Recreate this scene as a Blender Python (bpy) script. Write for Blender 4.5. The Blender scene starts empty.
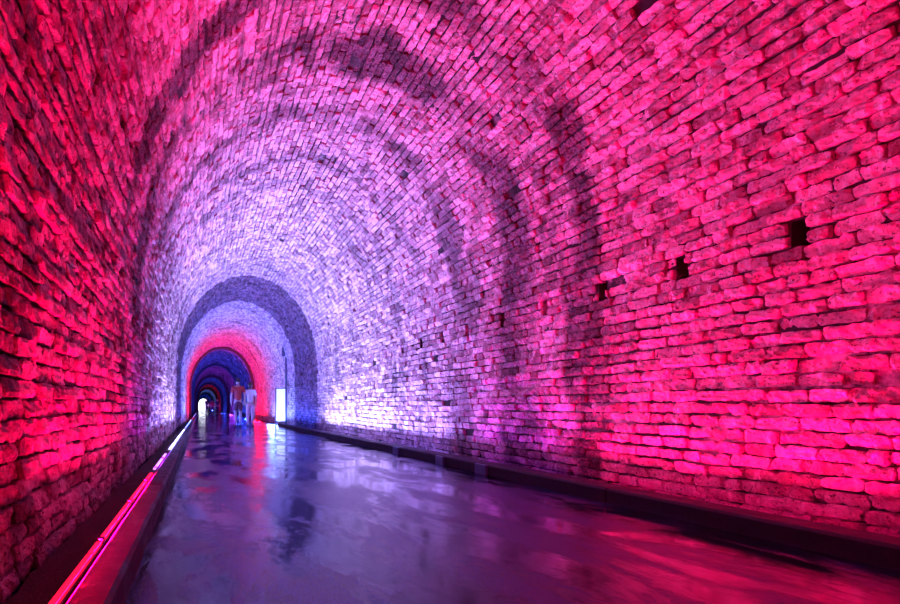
import bpy, math, random, bisect
import numpy as np
from mathutils import Vector, Matrix, noise as mnoise
random.seed(7); rng=np.random.default_rng(7)
scene=bpy.context.scene
try:
    scene.view_settings.view_transform='Standard'
    scene.view_settings.look='None'
    scene.view_settings.look='Medium High Contrast'
except Exception as e: print(e)

# ------------------------------------------------------------------ helpers
def link(o,parent=None):
    scene.collection.objects.link(o)
    if parent: o.parent=parent
    return o
def mesh_obj(name,verts,faces,mats,midx=None,parent=None,smooth=False):
    me=bpy.data.meshes.new(name); me.from_pydata([tuple(v) for v in verts],[],[tuple(f) for f in faces]); 
    for m in mats: me.materials.append(m)
    if midx is not None: me.polygons.foreach_set('material_index',midx)
    if smooth: me.polygons.foreach_set('use_smooth',[True]*len(me.polygons))
    me.update(); return link(bpy.data.objects.new(name,me),parent)
def empty(name,loc=(0,0,0)):
    e=bpy.data.objects.new(name,None); e.location=loc; e.empty_display_size=.2; return link(e)
class NT:
    def __init__(s,name):
        s.m=bpy.data.materials.new(name); s.m.use_nodes=True; s.t=s.m.node_tree; s.n=s.t.nodes
        s.b=s.n['Principled BSDF']
    def add(s,typ,**k):
        n=s.n.new(typ)
        for a,b in k.items(): setattr(n,a,b)
        return n
    def lk(s,a,b): s.t.links.new(a,b)
    def put(s,inp,v):
        if isinstance(v,(int,float)): inp.default_value=v
        else: s.lk(v,inp)
    def math(s,op,a,b=0.0,c=0.0,clamp=False):
        n=s.add('ShaderNodeMath',operation=op,use_clamp=clamp)
        s.put(n.inputs[0],a); s.put(n.inputs[1],b); s.put(n.inputs[2],c); return n.outputs[0]
    def noise(s,vec,scale,detail=4,rough=.55,dist=0):
        n=s.add('ShaderNodeTexNoise'); s.lk(vec,n.inputs['Vector']); n.inputs['Scale'].default_value=scale
        n.inputs['Detail'].default_value=detail; n.inputs['Roughness'].default_value=rough; n.inputs['Distortion'].default_value=dist
        return n.outputs['Fac']
    def maprange(s,v,a,b,c,d,smooth=True):
        n=s.add('ShaderNodeMapRange'); n.interpolation_type='SMOOTHSTEP' if smooth else 'LINEAR'
        s.put(n.inputs[0],v)
        for i,x in enumerate((a,b,c,d)): n.inputs[1+i].default_value=x
        return n.outputs[0]
    def mix(s,f,a,b):
        n=s.add('ShaderNodeMix',data_type='RGBA'); s.put(n.inputs[0],f)
        for i,x in ((6,a),(7,b)):
            if isinstance(x,tuple): n.inputs[i].default_value=(*x,1)
            else: s.lk(x,n.inputs[i])
        return n.outputs[2]
    def scalevec(s,vec,sc):
        n=s.add('ShaderNodeMapping'); s.lk(vec,n.inputs[0]); n.inputs['Scale'].default_value=sc; return n.outputs[0]
    def bump(s,h,strength,dist,prev=None):
        n=s.add('ShaderNodeBump'); n.inputs['Strength'].default_value=strength; n.inputs['Distance'].default_value=dist
        s.put(n.inputs['Height'],h)
        if prev is not None: s.lk(prev,n.inputs['Normal'])
        return n.outputs[0]
def simple(name,col,rough=.6,metal=0,noise_amt=.15,nscale=20,bump=.0,emit=None,es=0):
    t=NT(name); co=t.add('ShaderNodeTexCoord').outputs['Object']
    f=t.noise(co,nscale)
    d=tuple(c*(1-noise_amt) for c in col); l=tuple(min(1,c*(1+noise_amt)) for c in col)
    t.lk(t.mix(f,d,l),t.b.inputs['Base Color']); t.b.inputs['Roughness'].default_value=rough; t.b.inputs['Metallic'].default_value=metal
    if bump: t.lk(t.bump(f,bump,.01),t.b.inputs['Normal'])
    if emit: t.b.inputs['Emission Color'].default_value=(*emit,1); t.b.inputs['Emission Strength'].default_value=es
    return t.m

# ------------------------------------------------------------------ brick / mortar materials
def stain_shade(t,co):
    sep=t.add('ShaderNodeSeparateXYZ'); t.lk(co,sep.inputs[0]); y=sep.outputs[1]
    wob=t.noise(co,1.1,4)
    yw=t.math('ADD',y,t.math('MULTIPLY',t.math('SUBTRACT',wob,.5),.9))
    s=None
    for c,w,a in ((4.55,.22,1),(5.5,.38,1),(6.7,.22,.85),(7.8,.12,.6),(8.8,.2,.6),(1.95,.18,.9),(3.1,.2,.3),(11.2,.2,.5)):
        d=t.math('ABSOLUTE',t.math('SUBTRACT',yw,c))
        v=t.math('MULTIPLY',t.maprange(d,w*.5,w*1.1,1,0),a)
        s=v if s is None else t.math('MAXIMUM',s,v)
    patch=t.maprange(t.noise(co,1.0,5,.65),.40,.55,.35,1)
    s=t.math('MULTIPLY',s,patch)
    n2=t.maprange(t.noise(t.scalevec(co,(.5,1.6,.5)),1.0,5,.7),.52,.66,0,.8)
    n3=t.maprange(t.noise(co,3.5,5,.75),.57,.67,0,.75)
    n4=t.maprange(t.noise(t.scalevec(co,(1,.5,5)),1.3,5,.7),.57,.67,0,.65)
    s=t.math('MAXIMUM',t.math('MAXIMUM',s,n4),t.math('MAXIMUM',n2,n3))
    d=t.math('MULTIPLY',t.maprange(y,14.85,14.95,0,1),t.maprange(y,18.4,18.5,1,0))  # unlit stretch of wall: its shade is painted into the colour
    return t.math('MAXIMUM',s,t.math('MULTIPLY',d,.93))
def brick_mat():
    t=NT('brick'); co=t.add('ShaderNodeTexCoord').outputs['Object']
    isl=t.add('ShaderNodeNewGeometry').outputs['Random Per Island']
    s=stain_shade(t,co)
    v=t.math('ADD',t.math('MULTIPLY',isl,.40),t.math('MULTIPLY',t.noise(co,9,5,.7),.80))
    v=t.maprange(v,.25,.95,0,1)
    base=t.mix(v,(.32,.16,.21),(.94,.74,.86))
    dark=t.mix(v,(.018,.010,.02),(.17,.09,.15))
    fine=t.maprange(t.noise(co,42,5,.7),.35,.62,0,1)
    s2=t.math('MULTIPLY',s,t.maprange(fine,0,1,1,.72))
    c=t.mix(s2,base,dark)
    spk=t.maprange(t.noise(co,48,4,.75),.54,.66,0,.88)
    c=t.mix(spk,c,(.05,.028,.05))
    wht=t.maprange(t.noise(t.scalevec(co,(1,2.2,1)),6,6,.75),.54,.64,0,.85)
    c=t.mix(t.math('MULTIPLY',wht,t.math('SUBTRACT',1.0,s)),c,(.95,.88,.96))
    t.lk(c,t.b.inputs['Base Color'])
    t.put(t.b.inputs['Roughness'],t.maprange(t.noise(co,3,3),.35,.65,.38,.8))
    t.b.inputs['Specular IOR Level'].default_value=.3
    h=t.math('ADD',t.noise(co,22,6,.75),t.math('MULTIPLY',t.noise(co,90,4,.7),.4))
    t.lk(t.bump(h,1.0,.038),t.b.inputs['Normal'])
    return t.m
def mortar_mat():
    t=NT('mortar'); co=t.add('ShaderNodeTexCoord').outputs['Object']
    s=stain_shade(t,co)
    n=t.maprange(t.noise(co,3,6,.7),.46,.64,0,1)
    base=t.mix(n,(.03,.02,.03),(.46,.38,.46))
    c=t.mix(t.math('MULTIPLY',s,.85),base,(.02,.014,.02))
    t.lk(c,t.b.inputs['Base Color']); t.b.inputs['Roughness'].default_value=.85
    t.lk(t.bump(t.noise(co,40,5,.7),.8,.015),t.b.inputs['Normal'])
    return t.m
BRICK=brick_mat(); MORTAR=mortar_mat()

# ------------------------------------------------------------------ tunnel profile (vertical walls + elliptical vault)
XL,XR=-0.70,3.50; CX=(XL+XR)/2; R=(XR-XL)/2; SPR=1.88; BB=2.76
_N=2000; _s=[0.0]; _p=(R,0.0)
for q in range(1,_N+1):
    a=math.pi*q/_N; p=(R*math.cos(a),BB*math.sin(a)); _s.append(_s[-1]+math.dist(p,_p)); _p=p
LARC=_s[-1]; LT=2*SPR+LARC; NC=int(round(LT/.082)); CH=LT/NC
def prof(t,d):
    """point of the cross-section at arc length t (right base -> crown -> left base), d = inward offset"""
    if t<=SPR: return XR-d,t
    if t>=LT-SPR: return XL+d,LT-t
    u=t-SPR; q=min(bisect.bisect_left(_s,u),_N); q=max(q,1)
    f=(u-_s[q-1])/(_s[q]-_s[q-1]); a=math.pi*(q-1+f)/_N
    nx,nz=math.cos(a)/R,math.sin(a)/BB; l=math.hypot(nx,nz)
    return CX+R*math.cos(a)-d*nx/l, SPR+BB*math.sin(a)-d*nz/l
Y0,Y1,YFAR=-3.5,34.0,214.0
I_R=int(SPR/CH)+1; I_L=NC-I_R
def side(i): return 'r' if i<I_R else ('l' if i>=I_L else 'c')
HC=(20,21)
holes=[(2.94+.72*k-.045,2.94+.72*k+.045) for k in range(-5,17)]
V={k:[] for k in 'rcl'}; F={k:[] for k in 'rcl'}; M={k:[] for k in 'rcl'}
def wander(y,i):
    return .010*math.sin(y*1.1+i*.25)+.006*math.sin(y*2.7+i*.5)
rowdep=[[random.uniform(-.015,.012) for _ in range(60)] for _ in range(NC)]
def add_brick(k,i,ya,yb):
    vs,fs,ms=V[k],F[k],M[k]
    j=.0068
    t0=i*CH+j+random.uniform(-.005,.004); t1=(i+1)*CH-j+random.uniform(-.004,.005)
    ym=(ya+yb)/2
    w=wander(ym,i); t0+=w; t1+=w
    dep=random.uniform(-.008,.009)+.005*math.sin(ym*1.7+i*.5)+rowdep[i][int((ym+5+.37*i)/1.1)%60]
    if random.random()<.08: dep+=random.uniform(.003,.014)
    if random.random()<.08: dep-=random.uniform(.004,.018)
    dep=max(-.026,min(.026,dep))
    ty=random.uniform(-.007,.007); tt=random.uniform(-.006,.011)
    sk=random.uniform(-.009,.009)
    fine=0.3<ym<6.2; near=ym<11
    nu,nv=(9,5) if fine else ((5,3) if near else (2,2))
    b=len(vs)
    for q in range(nv):
        fv=q/(nv-1)
        for p in range(nu):
            fu=p/(nu-1)
            edge=(p in(0,nu-1)); edge2=(q in (0,nv-1))
            yy=ya+.001+(yb-ya-.002)*fu; tv=t0+(t1-t0)*fv+sk*(fu-.5)
            d=dep+ty*(fu-.5)*2+tt*(fv-.5)*2
            if fine:
                P=Vector((yy*26+i*7.3,tv*26,i*3.1))
                d+=.014*mnoise.noise(P)+.008*mnoise.noise(P*2.3)
                q2=Vector((yy*14,tv*14+i*5,4.2))
                if edge: yy+=.006*mnoise.noise(q2*1.7)
                if edge2: tv+=.012*mnoise.noise(q2*1.7+Vector((9,0,0)))
                if edge and edge2: d-=.008; yy+=(.005 if p==0 else -.005); tv+=(.004 if q==0 else -.004)
                elif edge or edge2: d-=.0045
            elif near:
                d+=random.uniform(-.005,.005)
                if edge: yy+=random.uniform(-.004,.004)
                if edge2: tv+=random.uniform(-.0045,.0045)
                if edge and edge2:
                    d-=random.uniform(.001,.006); yy+=(.003 if p==0 else -.003); tv+=(.002 if q==0 else -.002)
                elif edge or edge2: d-=random.uniform(.000,.003)
            x,z=prof(tv,d); vs.append((x,yy,z))
    for q in range(nv-1):
        for p in range(nu-1):
            a=b+q*nu+p; fs.append((a,a+nu,a+nu+1,a+1)); ms.append(0)
    ring=[(p,0) for p in range(nu)]+[(nu-1,q) for q in range(1,nv)]+[(p,nv-1) for p in range(nu-2,-1,-1)]+[(0,q) for q in range(nv-2,0,-1)]
    c=len(vs)
    for p,q in ring:
        fu=p/(nu-1); fv=q/(nv-1)
        yy=ya+.001+(yb-ya-.002)*fu; tv=t0-.001+(t1-t0+.002)*fv+sk*(fu-.5)
        x,z=prof(tv,-.055); vs.append((x,yy,z))
    n=len(ring)
    for m in range(n):
        p,q=ring[m]; p2,q2=ring[(m+1)%n]
        fs.append((b+q*nu+p,b+q2*nu+p2,c+(m+1)%n,c+m)); ms.append(0)
for i in range(NC):
    k=side(i); y=Y0-.1-(i%2)*.1-random.uniform(0,.08)
    while y<Y1:
        L=.20*random.uniform(.80,1.20)
        if random.random()<.12: L*=.55
        ya,yb=y+.0035,y+L-.0035
        y+=L
        if random.random()<.005: continue
        if i in HC:
            segs=[(ya,yb)]
            for h0,h1 in holes:
                new=[]
                for a,b_ in segs:
                    if b_<=h0 or a>=h1: new.append((a,b_))
                    else:
                        if h0-a>.03: new.append((a,h0))
                        if b_-h1>.03: new.append((h1,b_))
                segs=new
            for a,b_ in segs: add_brick(k,i,a,b_)
        else: add_brick(k,i,ya,yb)
ylines=sorted(set([Y0+.5*n for n in range(int((Y1-Y0)/.5)+1)]+[round(h,4) for hh in holes for h in hh if h>Y0]+[Y1+4*n for n in range(0,46)]))
holeset=set(round(h[0],4) for h in holes)
SD=-.031
for k,(ia,ib) in {'r':(0,I_R),'c':(I_R,I_L),'l':(I_L,NC)}.items():
    vs,fs,ms=V[k],F[k],M[k]; base=len(vs); W=len(ylines)
    for i in range(ia,ib+1):
        x,z=prof(i*CH,SD)
        for y in ylines: vs.append((x,y,z))
    for i in range(ib-ia):
        for jx in range(W-1):
            if k=='r' and (i+ia) in HC and ylines[jx] in holeset: continue
            a=base+i*W+jx; fs.append((a,a+W,a+W+1,a+1)); ms.append(1)
    if k=='r':
        ta,tb=HC[0]*CH,(HC[1]+1)*CH
        for h0,h1 in holes:
            if h0<Y0: continue
            b=len(vs)
            for dd in (SD,-.32):
                for (tt_,yy) in ((ta,h0),(ta,h1),(tb,h1),(tb,h0)):
                    vs.append((XR-dd,yy,tt_))
            for q in range(4): fs.append((b+q,b+(q+1)%4,b+4+(q+1)%4,b+4+q)); ms.append(1)
            fs.append((b+4,b+5,b+6,b+7)); ms.append(1)
for k,nm in (('r','wall_right'),('c','ceiling'),('l','wall_left')):
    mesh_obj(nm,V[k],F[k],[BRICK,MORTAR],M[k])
n=40; vs=[(CX,Y0+.02,1.5)]; fs=[]  # unseen end cap, added to keep world light out behind the camera
for a in range(n+1):
    x,z=prof(LT*a/n,-.03); vs.append((x,Y0+.02,z))
for a in range(n): fs.append((0,a+1,a+2))
fs.append((0,n+1,1))
mesh_obj('light_block_back',vs,fs,[MORTAR])

# ------------------------------------------------------------------ floor
def floor_mat():
    t=NT('wet_concrete'); co=t.add('ShaderNodeTexCoord').outputs['Object']
    st=t.scalevec(co,(1.5,.6,1))
    wet=t.noise(st,1.5,6,.7,.3)
    wm=t.maprange(wet,.40,.58,0,1)
    agg=t.noise(co,110,4,.75)
    c=t.mix(t.maprange(agg,.35,.65,0,1),(.012,.018,.07),(.08,.10,.30))
    c=t.mix(wm,c,(.005,.007,.025))
    t.lk(c,t.b.inputs['Base Color'])
    r=t.math('ADD',t.maprange(wm,0,1,.19,.02),t.math('MULTIPLY',t.noise(co,7,4),.07))
    t.put(t.b.inputs['Roughness'],r)
    t.put(t.b.inputs['IOR'],1.68)
    t.b.inputs['Specular Tint'].default_value=(.78,.84,1,1)
    h1=t.math('MULTIPLY',t.noise(co,90,4,.7),t.maprange(wm,0,1,1,.05))
    nb=t.bump(h1,.5,.006)
    nb=t.bump(t.noise(t.scalevec(co,(1,.7,1)),5,3),.09,.012,nb)
    t.lk(nb,t.b.inputs['Normal'])
    return t.m
FL=floor_mat()
FXL,FXR=-.27,3.0
mesh_obj('floor',[(XL-.05,Y0,0),(XR+.05,Y0,0),(XR+.05,YFAR,0),(XL-.05,YFAR,0)],[(0,1,2,3)],[FL])

# ------------------------------------------------------------------ kerbs
def kerb_mat():
    t=NT('kerb_concrete'); co=t.add('ShaderNodeTexCoord').outputs['Object']
    n=t.noise(co,6,6,.7)
    c=t.mix(n,(.010,.010,.018),(.10,.08,.13)); t.lk(c,t.b.inputs['Base Color'])
    t.put(t.b.inputs['Roughness'],t.maprange(n,.3,.7,.45,.8))
    t.b.inputs['Specular IOR Level'].default_value=.3
    t.lk(t.bump(t.noise(co,45,5,.7),.6,.01),t.b.inputs['Normal']); return t.m
KB=kerb_mat()
def kerb(name,x0,x1,h,ya,yb,seg=2.4,ch=.015):
    vs=[];fs=[]; y=ya
    while y<yb:
        e=min(y+seg,yb); jx=random.uniform(-.003,.003); jz=random.uniform(-.003,0)
        P=[(x0,0),(x0,h-ch),(x0+ch,h),(x1-ch,h),(x1,h-ch),(x1,0)]
        b=len(vs)
        for yy in (y+.004,e-.004):
            for px,pz in P: vs.append((px+jx,yy,pz+(jz if pz>0 else 0)))
        for q in range(5): fs.append((b+q,b+q+1,b+6+q+1,b+6+q))
        fs.append(tuple(b+q for q in range(6))); fs.append(tuple(b+6+q for q in reversed(range(6))))
        y=e
    return mesh_obj(name,vs,fs,[KB])
KRX=3.22
kerb('kerb_left',FXL-.135,FXL,.13,Y0,60)
kerb('kerb_right',FXR,KRX,.11,Y0,19.2)
LX,LZ=-.440,.124
RX,RZ=3.255,.060
vs=[];fs=[]; nx,ny=7,260
GY1=31.8; GX0,GX1=XL+.055,LX-.03
for a in range(ny):
    for b in range(nx):
        vs.append((GX0+(GX1-GX0)*b/(nx-1),Y0+.1+(GY1-Y0-.1)*a/(ny-1),.045+random.uniform(0,.03)))
for a in range(ny-1):
    for b in range(nx-1):
        q=a*nx+b; fs.append((q,q+1,q+nx+1,q+nx))
mesh_obj('gravel_ledge',vs,fs,[simple('gravel',(.05,.035,.04),.9,bump=.9,nscale=60,noise_amt=.6)],smooth=True)

# ------------------------------------------------------------------ LED strips : housings, diffusers and lamps
ALU=simple('led_housing_metal',(.04,.04,.045),.6,.2)
def box(vs,fs,x0,x1,y0,y1,z0,z1):
    b=len(vs)
    for z in (z0,z1):
        vs+= [(x0,y0,z),(x1,y0,z),(x1,y1,z),(x0,y1,z)]
    for f in ((0,3,2,1),(4,5,6,7),(0,1,5,4),(1,2,6,5),(2,3,7,6),(3,0,4,7)): fs.append(tuple(b+q for q in f))
def housing(name,x,z,br):
    vs=[];fs=[]
    box(vs,fs,x-.020,x+.020,Y0+.05,60,.005,z-.018)
    y=Y0+.3
    while br and y<30:
        box(vs,fs,x-.018,x+.018,y-.02,y+.02,z-.018,z+.006); y+=.9
    return mesh_obj(name,vs,fs,[ALU])
hl=housing('led_strip',LX,LZ,True); hr=housing('led_strip.001',RX,RZ,False)
def strip(par,x,z,ya,yb,col,wpm,tilt,w=.007,diff=None):
    L=yb-ya
    ld=bpy.data.lights.new('led_lamp','AREA'); ld.shape='RECTANGLE'; ld.size=w; ld.size_y=L
    ld.color=col; ld.energy=wpm*L
    o=bpy.data.objects.new('led_lamp',ld); o.location=(x,(ya+yb)/2,z+.002)
    o.rotation_euler=(0,math.pi+tilt,0)      # faces up, tilted towards +x by tilt
    link(o,par)
    if diff:
        vs=[];fs=[]; y=ya
        while y<yb-.05:
            e=min(y+.60,yb); box(vs,fs,x-.012,x+.013,y+.01,e-.01,z-.0175,z-.006); y=e
        mesh_obj('diffuser',vs,fs,[simple('led_diffuser',(.6,.1,.1) if diff[0]>.9 else (.8,.8,.8),.4,emit=diff,es=1.3)],parent=par)
PINK=(1,.001,.125); RED=(1,.001,.070); LAVB=(.32,.30,1.0); LAV=(.43,.46,1.0); MAG=(.36,.02,.62); BLUE=(.03,.09,1.0); LBLUE=(.18,.32,1.0); VIO=(.35,.05,.9)
zones=[(-3.4,2.0,RED,PINK,44,66),(2.0,4.5,PINK,PINK,66,70),(4.8,6.4,MAG,MAG,28,28),(7.1,9.2,LAVB,LAVB,66,60),(9.2,13.7,LAV,LAV,88,80),(15.2,18.3,BLUE,BLUE,60,60),(18.8,24,LBLUE,LBLUE,68,68),
       (26.2,31,(1,.002,.02),(1,.002,.02),55,55),(33,44,BLUE,BLUE,34,34),(47,58,VIO,VIO,24,24),(64,76,BLUE,BLUE,24,24),(84,92,PINK,PINK,18,18),(104,125,LBLUE,LBLUE,18,18),(150,175,BLUE,BLUE,14,14)]
for ya,yb,cl,cr,wl,wr in zones:
    dc=(1,.01,.03+.3*cl[2]) if cl[0]>.9 else (min(1,cl[0]+.35),min(1,cl[1]+.3),1)
    strip(hl,LX,LZ,ya,yb,cl,wl,math.radians(42),diff=dc if ya<60 else None)
    strip(hr,RX,RZ,ya,yb,cr,wr,math.radians(-38))

# ------------------------------------------------------------------ concrete arch rings deeper inside
CON=simple('arch_concrete',(.10,.09,.12),.8,bump=.5)
def arch_ring(name,ya,yb,th):
    n=60; vs=[];fs=[]
    for a in range(n+1):
        t=LT*a/n
        for yy,dd in ((ya,-.02),(ya,th),(yb,th),(yb,-.02)):
            x,z=prof(t,dd); vs.append((x,yy,z))
    for a in range(n):
        for q in range(3):
            b=a*4+q; fs.append((b,b+4,b+5,b+1))
    return mesh_obj(name,vs,fs,[CON])
for (a,b,th) in ((32,32.6,.14),(44.5,45.3,.18),(60.5,61.5,.22),(78,79,.25),(98,99,.28),(130,131,.3)):
    arch_ring('arch_ring',a,b,th)

# ------------------------------------------------------------------ small bluish boxes against the right kerb
BOXM=simple('bluish_box',(.14,.17,.36),.35,.1)
def small_box(y):
    vs=[];fs=[]; x0=2.965;l=.20; x1=FXR-.006
    box(vs,fs,x0,x1,y,y+l,0,.105); box(vs,fs,x0-.004,x0,y+.03,y+l-.03,.02,.09)
    o=mesh_obj('kerb_box',vs,fs,[BOXM]); m=o.modifiers.new('b','BEVEL'); m.width=.003
for y in (5.2,6.1,7.5): small_box(y)

# ------------------------------------------------------------------ lit information panel on post
def panel():
    e=empty('information_panel',(3.22,19.8,0))
    P=simple('panel_post',(.12,.13,.2),.4,.4)
    vs=[];fs=[]
    box(vs,fs,.155,.225,-.03,.03,0,3.1); box(vs,fs,-.24,-.20,-.03,.03,0,1.5)
    box(vs,fs,-.24,.22,-.03,.03,1.46,1.5); box(vs,fs,-.24,.22,-.03,.03,.16,.2)
    box(vs,fs,.02,.225,-.06,.06,2.75,3.1)
    mesh_obj('frame',vs,fs,[P],parent=e)
    vs=[];fs=[]; box(vs,fs,-.20,.15,-.015,.015,.2,1.46)
    mesh_obj('lit_face',vs,fs,[simple('lit_face',(.4,.4,.42),.4,noise_amt=.3,nscale=3,emit=(.8,.84,1),es=.7)],parent=e)
panel()

# ------------------------------------------------------------------ people
def skin_obj(name,pts,edges,rad,mat,parent,root=0,sub=2):
    me=bpy.data.meshes.new(name); me.from_pydata(pts,edges,[]); me.materials.append(mat)
    o=link(bpy.data.objects.new(name,me),parent)
    m=o.modifiers.new('skin','SKIN'); m.use_smooth_shade=True
    for i,r in enumerate(rad):
        sv=me.skin_vertices[0].data[i]; sv.radius=(r,r) if not isinstance(r,tuple) else r
        sv.use_root=(i==root)
    s=o.modifiers.new('sub','SUBSURF'); s.levels=sub; s.render_levels=sub
    return o
def ell(name,loc,sc,mat,parent,cut=None):
    import bmesh
    bm=bmesh.new(); bmesh.ops.create_uvsphere(bm,u_segments=24,v_segments=16,radius=1)
    if cut: 
        dl=[v for v in bm.verts if cut(v.co)]; bmesh.ops.delete(bm,geom=dl,context='VERTS')
    for v in bm.verts: v.co=Vector((v.co.x*sc[0]+loc[0],v.co.y*sc[1]+loc[1],v.co.z*sc[2]+loc[2]))
    me=bpy.data.meshes.new(name); bm.to_mesh(me); bm.free(); me.materials.append(mat)
    for p in me.polygons: p.use_smooth=True
    return link(bpy.data.objects.new(name,me),parent)
def person(x,y,H,rot,shirt,legs,hair,skin,stride=.16,long_pants=False,female=False):
    e=empty('pedestrian',(x,y,0)); 
    SK=simple('skin',skin,.5,noise_amt=.08); SH=simple('shirt',shirt,.8); LG=simple('trousers',legs,.8); HR=simple('hair',hair,.7,noise_amt=.4,nscale=80); SO=simple('shoe',(.08,.08,.09),.6)
    EW=simple('eye',(.05,.04,.04),.2); LP=simple('lips',(.45,.15,.13),.5)
    sw=.165 if female else .185
    s=stride; k=H/1.77
    body=[(0,0,.96),(0,0,1.10),(0,.0,1.28),(0,-.01,1.42),(0,-.005,1.50),(0,.01,1.58),
      (sw,-.01,1.42),(sw+.055,-s*.4,1.15),(sw+.05,-s*.4+.10,.92),(sw+.045,-s*.4+.14,.84),
      (-sw,-.01,1.42),(-sw-.055,s*.3,1.15),(-sw-.05,s*.3+.13,.93),(-sw-.045,s*.3+.17,.85),
      (.09,0,.90),(.10,s*.7,.50),(.10,s,.09),(.105,s+.13,.035),
      (-.09,0,.90),(-.10,-s*.25,.50),(-.10,-s*1.3,.11),(-.105,-s*1.3+.12,.035)]
    ed=[(0,1),(1,2),(2,3),(3,4),(4,5),(3,6),(6,7),(7,8),(8,9),(3,10),(10,11),(11,12),(12,13),(0,14),(14,15),(15,16),(16,17),(0,18),(18,19),(19,20),(20,21)]
    rd=[.12,.105,.125,.10,.055,.05,.055,.04,.027,.032,.055,.04,.027,.032,.085,.056,.04,.033,.085,.056,.04,.033]
    skin_obj('body',body,ed,rd,SK,e)
    for wr,ha,sg in ((8,9,1),(12,13,-1)):
        h=Vector(body[ha])
        for f in range(5):
            if f<4:
                p0=h+Vector((0,(.5*f-.75)*.035+.0,-.005)); L=(.07,.082,.078,.06)[f]
                p1=p0+Vector((-.004*sg,.004,-L*.5)); p2=p1+Vector((-.018*sg,.004,-L*.45))
            else:
                p0=h+Vector((-.01*sg,.02,.03)); p1=p0+Vector((-.012*sg,.028,-.028)); p2=p1+Vector((-.006*sg,.008,-.03))
            skin_obj('finger',[tuple(p0),tuple(p1),tuple(p2)],[(0,1),(1,2)],[.0095,.009,.0075],SK,e,sub=1)
    skin_obj('shirt',[(0,0,.93),(0,0,1.10),(0,0,1.28),(0,-.01,1.425),(0,-.008,1.485),
      (sw,-.01,1.42),(sw+.04,-s*.27,1.22),(-sw,-.01,1.42),(-sw-.04,s*.2,1.22)],
      [(0,1),(1,2),(2,3),(3,4),(3,5),(5,6),(3,7),(7,8)],[.155,.135,.148,.118,.07,.072,.066,.072,.066],SH,e)
    if long_pants:
        skin_obj('trousers',[(0,0,.99),(0,0,.93),(.09,0,.87),(.10,s*.7,.50),(.10,s*.98,.11),(-.09,0,.87),(-.10,-s*.25,.50),(-.10,-s*1.28,.13)],
          [(0,1),(1,2),(2,3),(3,4),(1,5),(5,6),(6,7)],[.13,.138,.10,.075,.06,.10,.075,.06],LG,e)
    else:
        skin_obj('shorts',[(0,0,.99),(0,0,.93),(.09,0,.87),(.10,s*.6,.56),(-.09,0,.87),(-.10,-s*.2,.56)],
          [(0,1),(1,2),(2,3),(1,4),(4,5)],[.13,.138,.105,.09,.105,.09],LG,e)
    for sx,yy in ((.105,s+.05),(-.105,-s*1.3+.045)):
        ell('shoe',(sx,yy,.045),(.05,.135,.048),SO,e)
    hz=1.655
    ell('head',(0,.015,hz),(.075,.095,.115),SK,e)
    ell('nose',(0,.112,hz-.015),(.013,.02,.022),SK,e)
    ell('mouth',(0,.100,hz-.055),(.024,.008,.007),LP,e)
    for sx in (-1,1):
        ell('eye',(sx*.03,.098,hz+.005),(.012,.008,.007),EW,e)
        ell('ear',(sx*.076,.01,hz-.005),(.012,.02,.03),SK,e)
    ell('hair',(0,.004,hz+.012),(.084,.100,.116),HR,e,cut=lambda c:c.y>.35 and c.z<.45 or c.z<-.45)
    if female: ell('hair_tail',(0,-.075,hz-.07),(.05,.035,.10),HR,e)
    e.scale=(k,k,k); e.rotation_euler=(0,0,rot)
    return e
person(1.40,18.4,1.80,math.radians(3),(.60,.08,.06),(.25,.08,.10),(.06,.04,.03),(.60,.36,.28),.14)
person(1.88,18.7,1.66,math.radians(-6),(.95,.78,.80),(.9,.55,.6),(.10,.06,.04),(.58,.38,.30),.15,long_pants=True,female=True)
for (x,y,h,r,c) in ((.75,55,1.75,0,(.05,.04,.06)),(1.35,56,1.68,.2,(.3,.05,.06)),(2.0,58,1.78,3.1,(.04,.04,.07)),(1.0,70,1.7,0,(.05,.05,.08))):
    person(x,y,h,r,c,(.04,.04,.06),(.03,.02,.02),(.45,.3,.22),.12,long_pants=True)

# ------------------------------------------------------------------ far portal daylight (world) and camera
w=bpy.data.worlds.new('World'); scene.world=w; w.use_nodes=True
w.node_tree.nodes['Background'].inputs[0].default_value=(.85,.9,1,1); w.node_tree.nodes['Background'].inputs[1].default_value=2.5
cd=bpy.data.cameras.new('camera'); cam=link(bpy.data.objects.new('camera',cd))
cam.location=(0,0,.70); cam.rotation_euler=(math.pi/2,0,0)
cd.sensor_width=36; cd.lens=20.0; cd.shift_x=250/900; cd.shift_y=106/900; cd.clip_start=.02; cd.clip_end=400
scene.camera=cam
